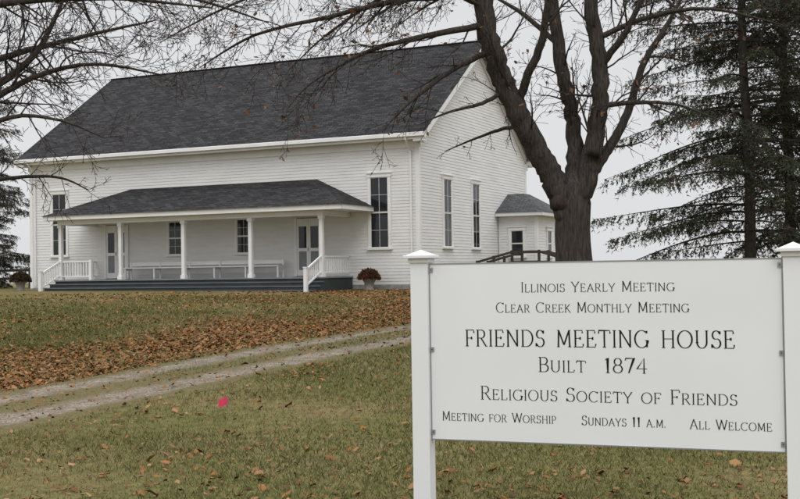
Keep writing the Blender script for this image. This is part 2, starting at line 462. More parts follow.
def tbox(b,T,a0,a1,d0,d1,z0,z1,mi):
    p=T(a0,d0,z0); q=T(a1,d1,z1); b.box(p[0],q[0],p[1],q[1],p[2],q[2],mi)
def window(T,c,z0,z1,w,name='window',cols=2,rows=2):
    b=MB(); t=.10
    tbox(b,T,c-w/2-.001,c+w/2+.001,.004,.024,z0,z1,1)
    tbox(b,T,c-w/2-t,c-w/2,.003,.06,z0,z1,0); tbox(b,T,c+w/2,c+w/2+t,.003,.06,z0,z1,0)
    tbox(b,T,c-w/2-t-.02,c+w/2+t+.02,.003,.075,z1,z1+.14,0)
    tbox(b,T,c-w/2-t-.04,c+w/2+t+.04,.003,.11,z1+.14,z1+.175,0)
    tbox(b,T,c-w/2-t-.04,c+w/2+t+.04,.003,.11,z0-.07,z0,0)
    zm=(z0+z1)/2
    for za,zb,dd in ((z0,zm,.038),(zm,z1,.048)):
        f=.028
        tbox(b,T,c-w/2,c-w/2+f,.02,dd,za,zb,0); tbox(b,T,c+w/2-f,c+w/2,.02,dd,za,zb,0)
        tbox(b,T,c-w/2+f,c+w/2-f,.02,dd,za,za+f,0); tbox(b,T,c-w/2+f,c+w/2-f,.02,dd,zb-f,zb,0)
        for k in range(1,cols): 
            xx=c-w/2+w*k/cols; tbox(b,T,xx-.006,xx+.006,.02,dd-.004,za+f,zb-f,0)
        for k in range(1,rows):
            zz=za+(zb-za)*k/rows; tbox(b,T,c-w/2+f,c+w/2-f,.02,dd-.007,zz-.005,zz+.005,0)
    b.obj(name,[M['trim'],M['glass']],H)
for c in (-1.6,-16.7): window(Tf,c,2.57,5.18,.74)
for c in (-7.5,-10.75): window(Tf,c,2.50,3.82,.62,'porch_window')
for c in (2.6,5.6): window(Ts,c,2.60,5.20,.74)
for c in (3,6,9): window(Tl,c,2.60,5.20,.74)
for c in (-4,-9,-14): window(Tb,c,2.60,5.20,.74)
def door(c):
    b=MB(); w=1.02; z0=1.56; z1=3.78; T=Tf
    tbox(b,T,c-w/2,c+w/2,.004,.026,z0,z1,1)
    tbox(b,T,c-w/2-.12,c-w/2,.003,.07,z0,z1,0); tbox(b,T,c+w/2,c+w/2+.12,.003,.07,z0,z1,0)
    for s in (-1,1):
        a0=c if s>0 else c-w/2; a1=a0+w/2; f=.085
        tbox(b,T,a0+.005,a0+f,.02,.05,z0+.02,z1-.02,0); tbox(b,T,a1-f,a1-.005,.02,.05,z0+.02,z1-.02,0)
        for zz,hh in ((z0+.02,.22),(z0+.95,.12),(z1-.32,.30)):
            tbox(b,T,a0+f,a1-f,.02,.048,zz,zz+hh,0)
        tbox(b,T,a0+f,a1-f,.02,.036,z0+.24,z0+.95,2)
    tbox(b,T,c-.03,c+.0,.05,.075,z0+.95,z0+1.1,3)
    b.obj('double_door',[M['trim'],M['glass'],M['door'],M['metal']],H)
door(-4.6); door(-13.7)

# porch
PX0=-15.0; PX1=-2.72; DZ=1.54
b=MB()
b.box(PX0,PX1,-2.3,-.03,DZ-.05,DZ,0)
b.box(PX0+.03,PX1-.03,-2.25,-.03,.7,DZ-.052,2)
for k in range(3):
    yf=-2.3-.30*(k+1); zt=DZ-.15*(k+1)
    b.box(PX0+.0,PX1-.0,yf,yf+.33,zt-.04,zt,1)
    b.box(PX0+.03,PX1-.03,yf+.03,-2.26 if k==0 else yf+.32,.7,zt-.042,2)
b.obj('porch_deck_and_steps',[M['deck'],M['step'],M['riser']],H)
b=MB(); posts=(-2.9,-5.87,-8.85,-11.82,-14.8)
for px in posts:
    b.box(px-.07,px+.07,-2.17,-2.03,DZ,3.74); b.box(px-.10,px+.10,-2.20,-2.00,DZ,DZ+.14); b.box(px-.10,px+.10,-2.20,-2.00,3.62,3.74)
b.box(-14.9,-2.8,-2.19,-2.01,3.742,3.93)
for px in (-14.8,-2.9): b.box(px-.09,px+.09,-2.0,-.03,3.745,3.93)
b.obj('porch_posts_and_beam',[M['trim']],H)
b=MB(); ex0,ex1,ey,ez,tz=-15.3,-1.85,-2.55,4.08,5.22
b.box(ex0+.02,ex1-.02,ey+.02,-.03,3.935,3.96,1)
b.box(ex0,ex1,ey-.02,ey+.02,3.92,ez,1); b.box(ex0-.02,ex0+.019,ey+.021,-.03,3.92,ez,1); b.box(ex1-.019,ex1+.02,ey+.021,-.03,3.92,ez,1)
e0=(ex0-.06,ey-.08,ez+.002); e1=(ex1+.06,ey-.08,ez+.002); w1=(ex1+.06,-.02,ez+.002); w0=(ex0-.06,-.02,ez+.002); t0=(-12.95,-.02,tz); t1=(-4.2,-.02,tz)
slp=math.hypot(2.6,tz-ez)
b.poly([e0,e1,t1,t0],0,[(e0[0],0),(e1[0],0),(t1[0],slp),(t0[0],slp)])
b.poly([e1,w1,t1],0,[(0,0),(2.6,0),(2.6,slp)]); b.poly([w0,e0,t0],0,[(0,0),(2.6,0),(0,slp)])
b.poly([e0,w0,w1,e1],1)
b.obj('porch_roof',[M['shingle'],M['trim']],H)
b=MB()
for px in (-2.9,-14.8):
    b.box(px-.035,px+.035,-2.03,-.04,2.24,2.30); b.box(px-.03,px+.03,-2.03,-.04,1.66,1.71)
    yy=-1.93
    while yy<-.08: b.box(px-.018,px+.018,yy-.018,yy+.018,1.71,2.24); yy+=.135
    b.box(px-.06,px+.06,-3.34,-3.22,.95,1.86); b.box(px-.075,px+.075,-3.355,-3.205,1.86,1.90)
    b.beam((px,-2.18,2.27),(px,-3.24,1.80),.06,.06); b.beam((px,-2.18,1.72),(px,-3.24,1.25),.05,.05)
    for k in range(1,8):
        yy=-2.18-k*.132; zz=2.27-(k*.132)*(.47/1.06); b.box(px-.017,px+.017,yy-.017,yy+.017,zz-.55,zz)
b.box(-14.7,-13.3,-2.13,-2.07,2.24,2.30); b.box(-14.7,-13.3,-2.12,-2.08,1.66,1.71); b.box(-13.36,-13.24,-2.16,-2.04,DZ,2.34)
xx=-14.6
while xx<-13.4: b.box(xx-.018,xx+.018,-2.118,-2.082,1.71,2.24); xx+=.135
b.obj('porch_railings',[M['trim']],H)
b=MB()
b.box(-12.8,-5.5,-.78,-.36,1.96,2.0)
b.box(-12.8,-5.5,-.33,-.30,2.06,2.20)
xx=-12.7
while xx<-5.4:
    b.box(xx-.03,xx+.03,-.76,-.70,DZ,1.96); b.box(xx-.03,xx+.03,-.36,-.331,DZ,2.22); b.box(xx-.03,xx+.03,-.70,-.36,1.88,1.96); xx+=1.43
b.obj('porch_bench',[M['trim']],H)

# rear addition
b=MB(); y0=8.2; y1=11.3; x1=1.75; zt=3.98
b.box(.03,x1-.01,y0+.01,y1,1.0,zt-.02,0)
z=ZB
while z<zt-.1:
    course(b,lambda a,d,zz:(a,y0-d,zz),.05,x1-.1,z,z+LAP); course(b,lambda a,d,zz:(x1+d,a,zz),y0+.1,y1,z,z+LAP); z+=LAP
b.obj('addition_walls',[M['siding']],H)
b=MB()
b.box(x1-.1,x1+.03,y0-.03,y0+.1,1.1,zt-.05); b.box(.02,x1+.32,y0-.30,y1+.3,zt-.02,zt+.0); b.box(.02,x1+.34,y0-.34,y0-.30,zt-.02,zt+.13); b.box(x1+.32,x1+.36,y0-.34,y1+.3,zt-.02,zt+.13)
b.obj('addition_trim',[M['trim']],H)
b=MB(); e=[(.03,y0-.38,zt+.135),(x1+.40,y0-.38,zt+.135),(x1+.40,y1+.34,zt+.135),(.03,y1+.34,zt+.135)]; tp=[(.03,y0+1.3,5.0),(.75,y0+1.3,5.0),(.75,y1-1.0,5.0),(.03,y1-1.0,5.0)]
b.poly([e[0],e[1],tp[1],tp[0]],0,[(0,0),(2.1,0),(.75,2),(0,2)]); b.poly([e[1],e[2],tp[2],tp[1]],0,[(0,0),(3.8,0),(2.8,2),(1.6,2)]); b.poly([e[2],e[3],tp[3],tp[2]],0); b.poly([tp[0],tp[1],tp[2],tp[3]],0)
b.obj('addition_roof',[M['shingle_lt']],H)
window(lambda a,d,z:(a,y0-d,z),.88,2.25,3.35,.55,'addition_window',1,1)
window(lambda a,d,z:(x1+d,a,z),y0+1.6,2.25,3.35,.55,'addition_window',1,1)

R_=empty('wooden_ramp',(.725,41.7,0),math.radians(-25))
b=MB()
for yy in (4.3,5.5):
    pts=[(.5,yy,2.0),(2.0,yy,2.38),(3.1,yy,2.38),(5.2,yy,1.75)]
    for p,q_ in zip(pts,pts[1:]):
        b.beam(p,q_,.06,.09); b.beam((p[0],yy,p[2]-.38),(q_[0],yy,q_[2]-.38),.05,.07)
    for px,pz in ((.55,2.02),(1.25,2.2),(2.0,2.4),(3.1,2.4),(3.8,2.2),(4.5,1.97),(5.15,1.78)): b.box(px-.045,px+.045,yy-.045,yy+.045,.9,pz+.05)
b.box(1.9,3.1,4.3,5.5,1.45,1.5); 
b.poly([(3.1,4.35,1.5),(5.2,4.35,1.1),(5.2,5.45,1.1),(3.1,5.45,1.5)]); b.poly([(.5,4.35,1.15),(1.9,4.35,1.48),(1.9,5.45,1.48),(.5,5.45,1.15)])
b.obj('ramp_rails',[M['wood']],R_)

def mum(x,y,rad,pal,name='potted_chrysanthemum'):
    g=Gf(x,y); E=empty(name,(x,y,g))
    b=MB(); b.lathe(0,0,[(.0,-.02),(.17,-.02),(.17,.03),(.14,.06),(.20,.30),(.25,.34),(.25,.38),(.2,.37),(.0,.36)],20); b.obj('stone_pot',[M['pot']],E,True)
    n=2600; v=RNG.normal(size=(n,3)); v/=np.linalg.norm(v,axis=1)[:,None]; v[:,2]=np.abs(v[:,2])*.95-.12
    c=v*(rad*(.8+.25*RNG.random((n,1))))+np.array([0,0,.42])
    a=RNG.normal(size=(n,3))*.028; b2=RNG.normal(size=(n,3))*.028
    P=np.stack([c-a,c+a,c+b2],1)
    col=np.array(pal)[RNG.integers(0,len(pal),n)]*(.6+.7*RNG.random((n,1)))
    tri_mesh('blooms',P.reshape(-1,3),np.repeat(col,3,0),M['leafatt'],3,E)
def hloc(lx,ly):
    a=math.radians(-25); return .725+lx*math.cos(a)-ly*math.sin(a), 41.7+lx*math.sin(a)+ly*math.cos(a)
mum(*hloc(-1.70,-.75),.40,[[.16,.05,.035],[.10,.05,.03],[.05,.05,.02]])
mum(*hloc(-17.4,-1.6),.42,[[.05,.05,.03],[.03,.035,.02],[.08,.045,.03]])

# ---------------------------------------------------------------- trees
def catmull(pts,rad,sub=5):
    P=[Vector(p) for p in pts]; out=[];ro=[]
    for i in range(len(P)-1):
        p0=P[max(i-1,0)];p1=P[i];p2=P[i+1];p3=P[min(i+2,len(P)-1)]
        for k in range(sub):
            t=k/sub
            out.append(.5*((2*p1)+(p2-p0)*t+(2*p0-5*p1+4*p2-p3)*t*t+(3*p1-p0-3*p2+p3)*t**3)); ro.append(rad[i]*(1-t)+rad[i+1]*t)
    out.append(P[-1]); ro.append(rad[-1]); return out,ro
rnd=random.Random(11)
def rv(s=1): return Vector((rnd.gauss(0,1),rnd.gauss(0,1),rnd.gauss(0,1)))*s
tips=[]
def grow(b,p,d,L_,r,lvl,maxl,up,dens,rmin=.0045):
    n=max(3,min(9,int(L_/.16))); st=L_/n; pts=[p.copy()]; rad=[r]; q=p.copy(); d=d.normalized()
    for i in range(n):
        d=(d+rv(.13)+Vector((0,0,up))).normalized(); q=q+d*st; pts.append(q.copy()); rad.append(max(rmin,r*(1-.85*(i+1)/n)))
    b.tube(pts,rad,5 if r>.02 else 3,0,False)
    tips.append(pts[-1])
    if lvl<maxl:
        k=max(2,int(L_*dens[lvl])); 
        for i in range(k):
            t=.15+.83*(i+rnd.random())/k; j=min(n-1,int(t*n)); f=t*n-j
            pp=pts[j].lerp(pts[j+1],f); dd=(pts[j+1]-pts[j]).normalized()
            ax=dd.cross(rv()).normalized(); cd=Matrix.Rotation(math.radians(rnd.uniform(28,62)),3,ax)@dd
            grow(b,pp,cd,L_*rnd.uniform(.3,.55)*(1.15-.55*t),max(rmin,rad[j]*.6),lvl+1,maxl,up*.9,dens,rmin)
def limb(b,pts,rad,dens_child=2.2,clen=(1.,2.),start=.2,maxl=2,up=.03,dens=(5,6,7),sides=12,rmin=.005,bias=None):
    P,Rr=catmull(pts,rad,7)
    P=[p+rv(min(.02,r*.10)) for p,r in zip(P,Rr)]
    b.tube(P,Rr,sides if rad[0]<.2 else 22,0,False,.035 if rad[0]>.05 else 0)
    tot=sum((P[i+1]-P[i]).length for i in range(len(P)-1)); k=int(tot*dens_child)
    for i in range(k):
        t=start+(1-start)*(i+rnd.random())/k; f=t*(len(P)-1); j=min(len(P)-2,int(f)); pp=P[j].lerp(P[j+1],f-j)
        dd=(P[j+1]-P[j]).normalized(); ax=dd.cross(rv()).normalized()
        cd=Matrix.Rotation(math.radians(rnd.uniform(35,70)),3,ax)@dd
        if bias: cd=(cd+Vector(bias)).normalized()
        grow(b,pp,cd,rnd.uniform(*clen)*(1.1-.4*t),min(Rr[j]*.5,.035)*rnd.uniform(.6,1),0,maxl,up,dens,rmin)

tx,ty=3.63,24.0; TG=Gf(tx,ty); TR=empty('bare_oak_tree',(tx,ty,TG))
b=MB()
def l3(*a): return [(p[0],p[2] if len(p)>2 else 0,p[1]) for p in a]
P,Rr=catmull([(0,0,-.2),(0,0,.15),(.0,0,.6),(-.01,0,1.5),(-.01,0,2.1),(0,0,2.6),(0.02,0,3.0),(.04,0,3.25)],[.66,.52,.42,.375,.365,.36,.27,.08],6)
b.tube(P,Rr,30,0,True,.03)
limb(b,l3((0,1.9,-.02),(-.13,2.45,-.04),(-.36,2.95,-.06),(-.64,3.5,-.15),(-1.0,4.15,-.25),(-1.38,4.95,-.3),(-1.68,5.8,-.35),(-1.84,6.9,-.4),(-1.8,8.6,-.6),(-2.0,10.8,-.8)),[.26,.28,.26,.24,.23,.22,.21,.195,.13,.03],1.4,(1.2,2.4),.4)
limb(b,l3((.0,2.2,.05),(.04,3.0,.08),(.09,3.8,.2),(.04,4.6,.3),(-.14,5.5,.35),(-.3,6.9,.4),(-.5,9.0,.5),(-.6,11.,.6)),[.25,.21,.17,.15,.14,.125,.09,.02],1.6,(1.,2.2),.3)
limb(b,l3((.02,2.0,-.03),(.12,2.6,-.05),(.30,3.2,-.1),(.44,3.9,-.1),(.57,4.8,-.2),(.55,5.8,-.2),(.42,6.9,-.2),(.6,8.8,-.3),(.9,10.8,-.4)),[.22,.24,.22,.19,.175,.16,.14,.09,.02],1.6,(1.,2.2),.35)
limb(b,l3((.26,2.95),(.55,3.4,.1),(.95,4.0,.2),(1.30,4.7,.3),(1.62,5.6,.4),(2.2,6.5,.5),(2.9,7.8,.6)),[.13,.12,.10,.085,.07,.05,.01],2.0,(.8,1.8),.2)
limb(b,l3((-1.2,4.6,-.2),(-1.0,5.1,-.6),(-.7,5.9,-1.),(-.6,6.9,-1.4),(-.4,8.5,-1.8)),[.10,.09,.08,.06,.02],1.7,(.8,1.8))
limb(b,l3((.55,5.4,-.2),(.95,5.9,-.6),(1.3,6.6,-.9),(1.7,7.6,-1.2)),[.08,.07,.05,.02],2.0,(.8,1.6))
dr=dict(maxl=2,up=-.015,dens=(6,7,7))
B3=(-.25,0,-.35)
limb(b,l3((-1.70,5.75,-.35),(-2.45,5.35,-.7),(-3.1,4.85,-1.0),(-3.6,4.4,-1.2),(-3.95,4.0,-1.3)),[.07,.055,.04,.025,.008],2.8,(.8,1.7),.1,bias=B3,**dr)
limb(b,l3((-1.75,6.3,-.35),(-2.9,6.0,-.9),(-4.2,5.6,-1.3),(-5.3,4.95,-1.6),(-5.8,4.4,-1.7)),[.075,.06,.04,.02,.006],2.8,(.8,1.8),.1,bias=B3,**dr)
limb(b,l3((-1.84,6.9,-.4),(-3.4,6.8,-.6),(-5.0,6.5,-.4),(-6.6,6.2,-.1),(-7.8,5.6,.2)),[.08,.065,.045,.03,.01],2.9,(.9,2.0),.1,bias=B3,**dr)
limb(b,l3((-1.84,7.2,-.4),(-3.2,7.5,-1.5),(-4.6,7.2,-2.2),(-6.0,6.7,-3.0),(-7.2,6.0,-3.4)),[.09,.07,.05,.03,.01],2.9,(.9,2.0),.1,bias=B3,**dr)
limb(b,l3((-1.84,7.6,-.4),(-2.6,7.9,.8),(-3.8,7.5,1.8),(-5.2,6.8,2.6),(-6.2,6.0,3.0)),[.08,.06,.045,.025,.008],2.9,(.9,2.0),.1,bias=B3,**dr)
limb(b,l3((-1.82,8.0,-.5),(-3.4,8.2,.2),(-5.4,7.7,.6),(-7.4,7.0,.9),(-8.8,6.3,1.0)),[.08,.06,.045,.025,.008],2.9,(1.,2.1),.2,bias=B3,**dr)
limb(b,l3((-1.82,6.6,-.4),(-2.6,6.9,-.9),(-3.6,6.6,-1.1),(-4.6,6.0,-1.0)),[.05,.04,.03,.008],3.,(.8,1.7),.1,bias=B3,**dr)
limb(b,l3((-1.40,4.95,-.3),(-1.9,4.65,-.5),(-2.6,4.45,-.7),(-3.2,4.2,-.8)),[.05,.04,.025,.008],2.4,(.6,1.3),.1,**dr)
limb(b,l3((-1.0,4.2,-.25),(-1.4,4.25,.6),(-2.0,4.1,1.2),(-2.6,3.9,1.7)),[.05,.04,.025,.008],2.4,(.5,1.2),.1,**dr)
limb(b,l3((.55,4.6,-.2),(1.2,4.6,-.6),(2.0,4.5,-.9),(2.9,4.1,-1.1)),[.06,.045,.03,.008],2.4,(.6,1.3),.1,**dr)
limb(b,l3((.52,6.0,-.2),(1.6,6.4,-.4),(2.8,6.5,-.6),(4.2,6.1,-.8)),[.065,.05,.035,.01],2.8,(.7,1.7),.1,**dr)
limb(b,l3((.45,6.9,-.2),(1.2,7.4,.6),(2.2,7.2,1.2),(3.2,6.5,1.6)),[.065,.05,.035,.01],2.8,(.7,1.7),.1,bias=(.1,0,-.3),**dr)
limb(b,l3((-.2,6.0,.35),(-.9,6.8,.9),(-1.6,7.4,1.5)),[.06,.05,.02],2.4,(.7,1.5))
b.obj('trunk_and_limbs',[M['bark']],TR,True)
tp=[tuple(tips[i]) for i in rnd.sample(range(len(tips)),min(800,len(tips)))]
c=np.array(tp)+RNG.normal(size=(len(tp),3))*.02; n=len(c)
a=RNG.normal(size=(n,3))*.024; b2=RNG.normal(size=(n,3))*.024
Pq=np.stack([c-a,c-b2,c+a,c+b2],1); col=np.array([[.17,.085,.045],[.22,.12,.07],[.12,.07,.04]])[RNG.integers(0,3,n)]
tri_mesh('clinging_leaves',Pq.reshape(-1,3),np.repeat(col,4,0),M['leafatt'],4,TR)
print('TIPS',len(tips),'verts',len(b.v))

lx,ly=-10.2,20.0; LG=Gf(lx,ly); LT=empty('bare_oak_tree',(lx,ly,LG)); b=MB()
zo=1.7-LG
P,Rr=catmull([(0,0,-.2),(0,0,.6),(.05,0,1.8),(.15,0,3.0),(.2,0,5.0),(.1,0,8),(0,0,10)],[.5,.38,.33,.28,.2,.1,.03],5); b.tube(P,Rr,14)
def lp(*a): return [(p[0]-lx, p[2] if len(p)>2 else 0, p[1]+zo) for p in a]
dd=dict(maxl=2,up=.0,dens=(6.5,7.5,7))
limb(b,lp((-10.0,1.6),(-8.6,2.3,-.2),(-7.0,3.05,-.3),(-6.1,3.45,-.4),(-5.1,3.6,-.5),(-4.0,3.4,-.5)),[.12,.09,.06,.045,.03,.01],3.1,(.9,1.8),.3,**dd)
limb(b,lp((-10.0,2.6),(-8.4,3.4,.5),(-7.0,4.0,.7),(-5.8,4.35,.9),(-4.4,4.7,1.1)),[.11,.085,.06,.04,.01],3.1,(.9,1.8),.3,**dd)
limb(b,lp((-10.0,1.2),(-8.6,1.9,-.8),(-7.1,2.35,-1.2),(-6.2,2.6,-1.4),(-5.4,2.5,-1.5),(-4.7,2.2,-1.6)),[.10,.07,.05,.035,.02,.008],3.,(.7,1.4),.3,**dd)
limb(b,lp((-10.0,.9),(-8.6,1.5,.8),(-7.4,1.8,1.2),(-6.4,1.85,1.4),(-5.8,1.6,1.5)),[.08,.06,.04,.025,.008],2.6,(.6,1.2),.3,**dd)
limb(b,lp((-10.0,2.2),(-8.0,2.9,.0),(-6.6,3.6,.0),(-6.0,4.5,.1),(-5.6,5.6,.2)),[.11,.085,.06,.04,.01],3.,(.8,1.7),.3,**dd)
limb(b,lp((-10.0,3.4),(-8.0,4.2,-1.),(-6.4,4.5,-1.2),(-4.6,4.5,-1.4),(-3.0,4.3,-1.5)),[.11,.085,.06,.035,.01],3.1,(.9,1.8),.3,**dd)
limb(b,lp((-10.0,3.8),(-8.0,5.0,1.),(-6.0,5.4,1.2),(-4.0,5.2,1.4),(-2.4,4.7,1.5)),[.12,.10,.06,.03,.01],3.,(.9,1.9),.3,bias=(0,0,-.3),**dd)
b.obj('trunk_and_limbs',[M['bark']],LT,True)

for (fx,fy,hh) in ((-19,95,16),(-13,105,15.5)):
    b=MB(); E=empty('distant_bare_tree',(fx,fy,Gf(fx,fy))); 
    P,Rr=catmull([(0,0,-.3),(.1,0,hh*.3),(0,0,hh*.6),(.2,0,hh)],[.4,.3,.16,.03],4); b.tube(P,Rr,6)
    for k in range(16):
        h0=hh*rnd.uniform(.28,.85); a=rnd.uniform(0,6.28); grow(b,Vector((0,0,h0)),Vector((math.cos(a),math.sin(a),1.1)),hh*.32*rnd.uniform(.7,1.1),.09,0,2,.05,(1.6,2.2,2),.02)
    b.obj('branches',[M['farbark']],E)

def spruce(x,y,Ht,Rad,base,dens=1.0,seed=1,shape=.75,hue=1.0,tr=.15,step=(.16,.34)):
    r_=np.random.default_rng(seed); E=empty('spruce_tree',(x,y,Gf(x,y))); b=MB()
    P=[Vector((.05*math.sin(k),.05*math.cos(k*1.3),Ht*k/12)) for k in range(13)]; b.tube(P,[.02+tr*(Ht/14)*(1-k/12.5) for k in range(13)],8)
    Vs=[];Cs=[]; h=base
    while h<Ht-.2:
        fr=(h-base)/(Ht-base); nb=r_.integers(3,6)
        for k in range(nb):
            Lb=(Rad*(1-fr)**shape+.15)*r_.uniform(.6,1.15); az=r_.uniform(0,2*np.pi)
            if r_.random()<.10*(1-fr): Lb*=.5
            n=max(4,int(Lb/.16)); t=np.linspace(0,1,n+1)
            drp=r_.uniform(.18,.42)*(1-.6*fr)
            rr=Lb*t; zz=h+Lb*(.18*t*(1+fr)-drp*1.6*t**1.6+.30*drp*t**4)
            wob=np.cumsum(r_.normal(0,.02,n+1))
            bx=rr*np.cos(az)-wob*np.sin(az); by=rr*np.sin(az)+wob*np.cos(az)
            b.tube([Vector((bx[i],by[i],zz[i])) for i in range(0,n+1)],[max(.006,.028*(1-t[i])*Lb/2.5) for i in range(n+1)],3,0,False)
            m=int(n*5*dens)+4
            tt=r_.uniform(.12,1.0,m)**.8; 
            cx=np.interp(tt,t,bx);cy=np.interp(tt,t,by);cz=np.interp(tt,t,zz)
            side=r_.choice([-1,1],m); tl=(.20+.55*(1-tt)*min(1,Lb/2.5)+.14)*r_.uniform(.5,1.15,m)
            fwd=r_.uniform(.2,.8,m); dn=-r_.uniform(.35,1.6,m)
            dx=np.cos(az)*fwd-np.sin(az)*side; dy=np.sin(az)*fwd+np.cos(az)*side
            nr=np.sqrt(dx**2+dy**2+dn**2); dx/=nr;dy/=nr;dz=dn/nr
            J=11
            u=r_.random((m,J)); px=cx[:,None]+dx[:,None]*tl[:,None]*u; py=cy[:,None]+dy[:,None]*tl[:,None]*u; pz=cz[:,None]+dz[:,None]*tl[:,None]*u-.10*u**2*tl[:,None]
            D=np.stack([dx,dy,dz],1)[:,None,:]*.7+r_.normal(0,.55,(m,J,3)); D/=np.linalg.norm(D,axis=2)[:,:,None]
            ln=r_.uniform(.05,.13,(m,J,1)); Q=np.cross(D,r_.normal(size=(m,J,3))); Q/=np.linalg.norm(Q,axis=2)[:,:,None]
            C0=np.stack([px,py,pz],2); wd=r_.uniform(.009,.019,(m,J,1))
            T3=np.stack([C0-Q*wd,C0+Q*wd,C0+D*ln],2).reshape(-1,3)
            base_c=np.array([.028,.036,.023])*hue; tipc=np.array([.058,.068,.040])*hue
            f=(r_.random((m,J,1))*.7+.3*tt[:,None,None]); col=base_c*(1-f)+tipc*f
            br_=(r_.random((m,1,1))<.20); col=np.where(br_,np.array([.078,.057,.040]),col)*r_.uniform(.6,1.25,(m,1,1))
            Vs.append(T3); Cs.append(np.repeat(col.reshape(-1,3),3,0))
        h+=r_.uniform(*step)*(Ht/14)
    b.obj('trunk_and_boughs',[M['bark2']],E)
    tri_mesh('needle_foliage',np.concatenate(Vs),np.concatenate(Cs),M['needle'],3,E)
    print('SPRUCE',len(np.concatenate(Vs))//3)
spruce(8.95,29.5,18,3.8,1.9,.75,3,.5,1.0,.11,(.11,.24))
spruce(11.0,32.5,18,3.7,1.6,.75,5,.55,1.0,.12,(.12,.26))
spruce(-21.2,56,12.3,4.1,.5,1.2,9,.5,.8,.15,(.14,.28))
spruce(15.5,37,14,3.5,.8,.35,15,.7)

E=empty('wooden_fence',(0,0,0)); b=MB()
for k in range(9):
    x=-34+k*2.0; y=55-.05*x; g=Gf(x,y); b.box(x-.06,x+.06,y-.06,y+.06,g-.1,g+1.0)
for hz in (.4,.8):
    b.box(-34,-18,56.0,56.06,Gf(-26,56)+hz,Gf(-26,56)+hz+.12)
b.obj('posts_and_rails',[M['wood']],E)

fx,fy=-2.02,13.1; g=Gf(fx,fy); E=empty('marker_flag',(fx,fy,g)); b=MB()
b.tube([Vector((.05,0,-.05)),Vector((.045,0,.1)),Vector((.03,0,.24))],[.0025]*3,5,0); 
W=6
for k in range(W):
    x0=.03-.10*k/W; x1=.03-.10*(k+1)/W; f=lambda q:(q,.014*math.sin(q*70),0)
    p0=f(x0); p1=f(x1); d0=-.035*(k/W)**1.3; d1=-.035*((k+1)/W)**1.3
    b.poly([(p0[0],p0[1],.13+d0),(p1[0],p1[1],.13+d1*.6),(p1[0],p1[1],.215+d1),(p0[0],p0[1],.225+d0)],1)
b.obj('wire_and_flag',[M['metal'],M['flag']],E)

# ---------------------------------------------------------------- sign
SG=empty('meeting_house_sign',(.147,8.03,0),math.atan2(-.80,2.18))
ZT=EYE+.050; ZBt=EYE-1.170; BX0=.062; BX1=2.395
g=Gf(1.3,7.6)
def post(px):
    b=MB(); w=.062; zt=EYE+.085
    b.box(px-w,px+w,-w,w,g-.3,zt,0)
    b.box(px-w-.012,px+w+.012,-w-.012,w+.012,zt-.03,zt,0)
    b.box(px-w-.038,px+w+.038,-w-.038,w+.038,zt+.001,zt+.024,0)
    a=w+.022
    i=[(px-a,-a,zt+.025),(px+a,-a,zt+.025),(px+a,a,zt+.025),(px-a,a,zt+.025)]; tp=(px,0,zt+.062)
    for k in range(4): b.poly([i[k],i[(k+1)%4],tp],0)
    o=b.obj('post',[M['vinyl']],SG)
    bv=o.modifiers.new('bev','BEVEL'); bv.width=.004; bv.segments=2; bv.limit_method='ANGLE'
post(0); post(2.46)
b=MB()
b.box(BX0+.008,BX1-.008,-.020,.015,ZBt+.008,ZT-.008,0)
for (a0,a1,c0,c1) in ((BX0,BX0+.008,ZBt,ZT),(BX1-.008,BX1,ZBt,ZT),(BX0+.008,BX1-.008,ZBt,ZBt+.008),(BX0+.008,BX1-.008,ZT-.008,ZT)):
    b.box(a0,a1,-.023,.017,c0,c1,1)
for bx in (BX0+.004,BX1-.030):
    for bz in (ZT-.06,ZBt+.04,(ZT+ZBt)/2):
        b.box(bx,bx+.026,-.030,-.0201,bz,bz+.03,1); b.box(bx+.010,bx+.016,-.033,-.0301,bz+.012,bz+.018,2)
b.obj('board',[M['vinyl'],M['metal'],M['ink']],SG)

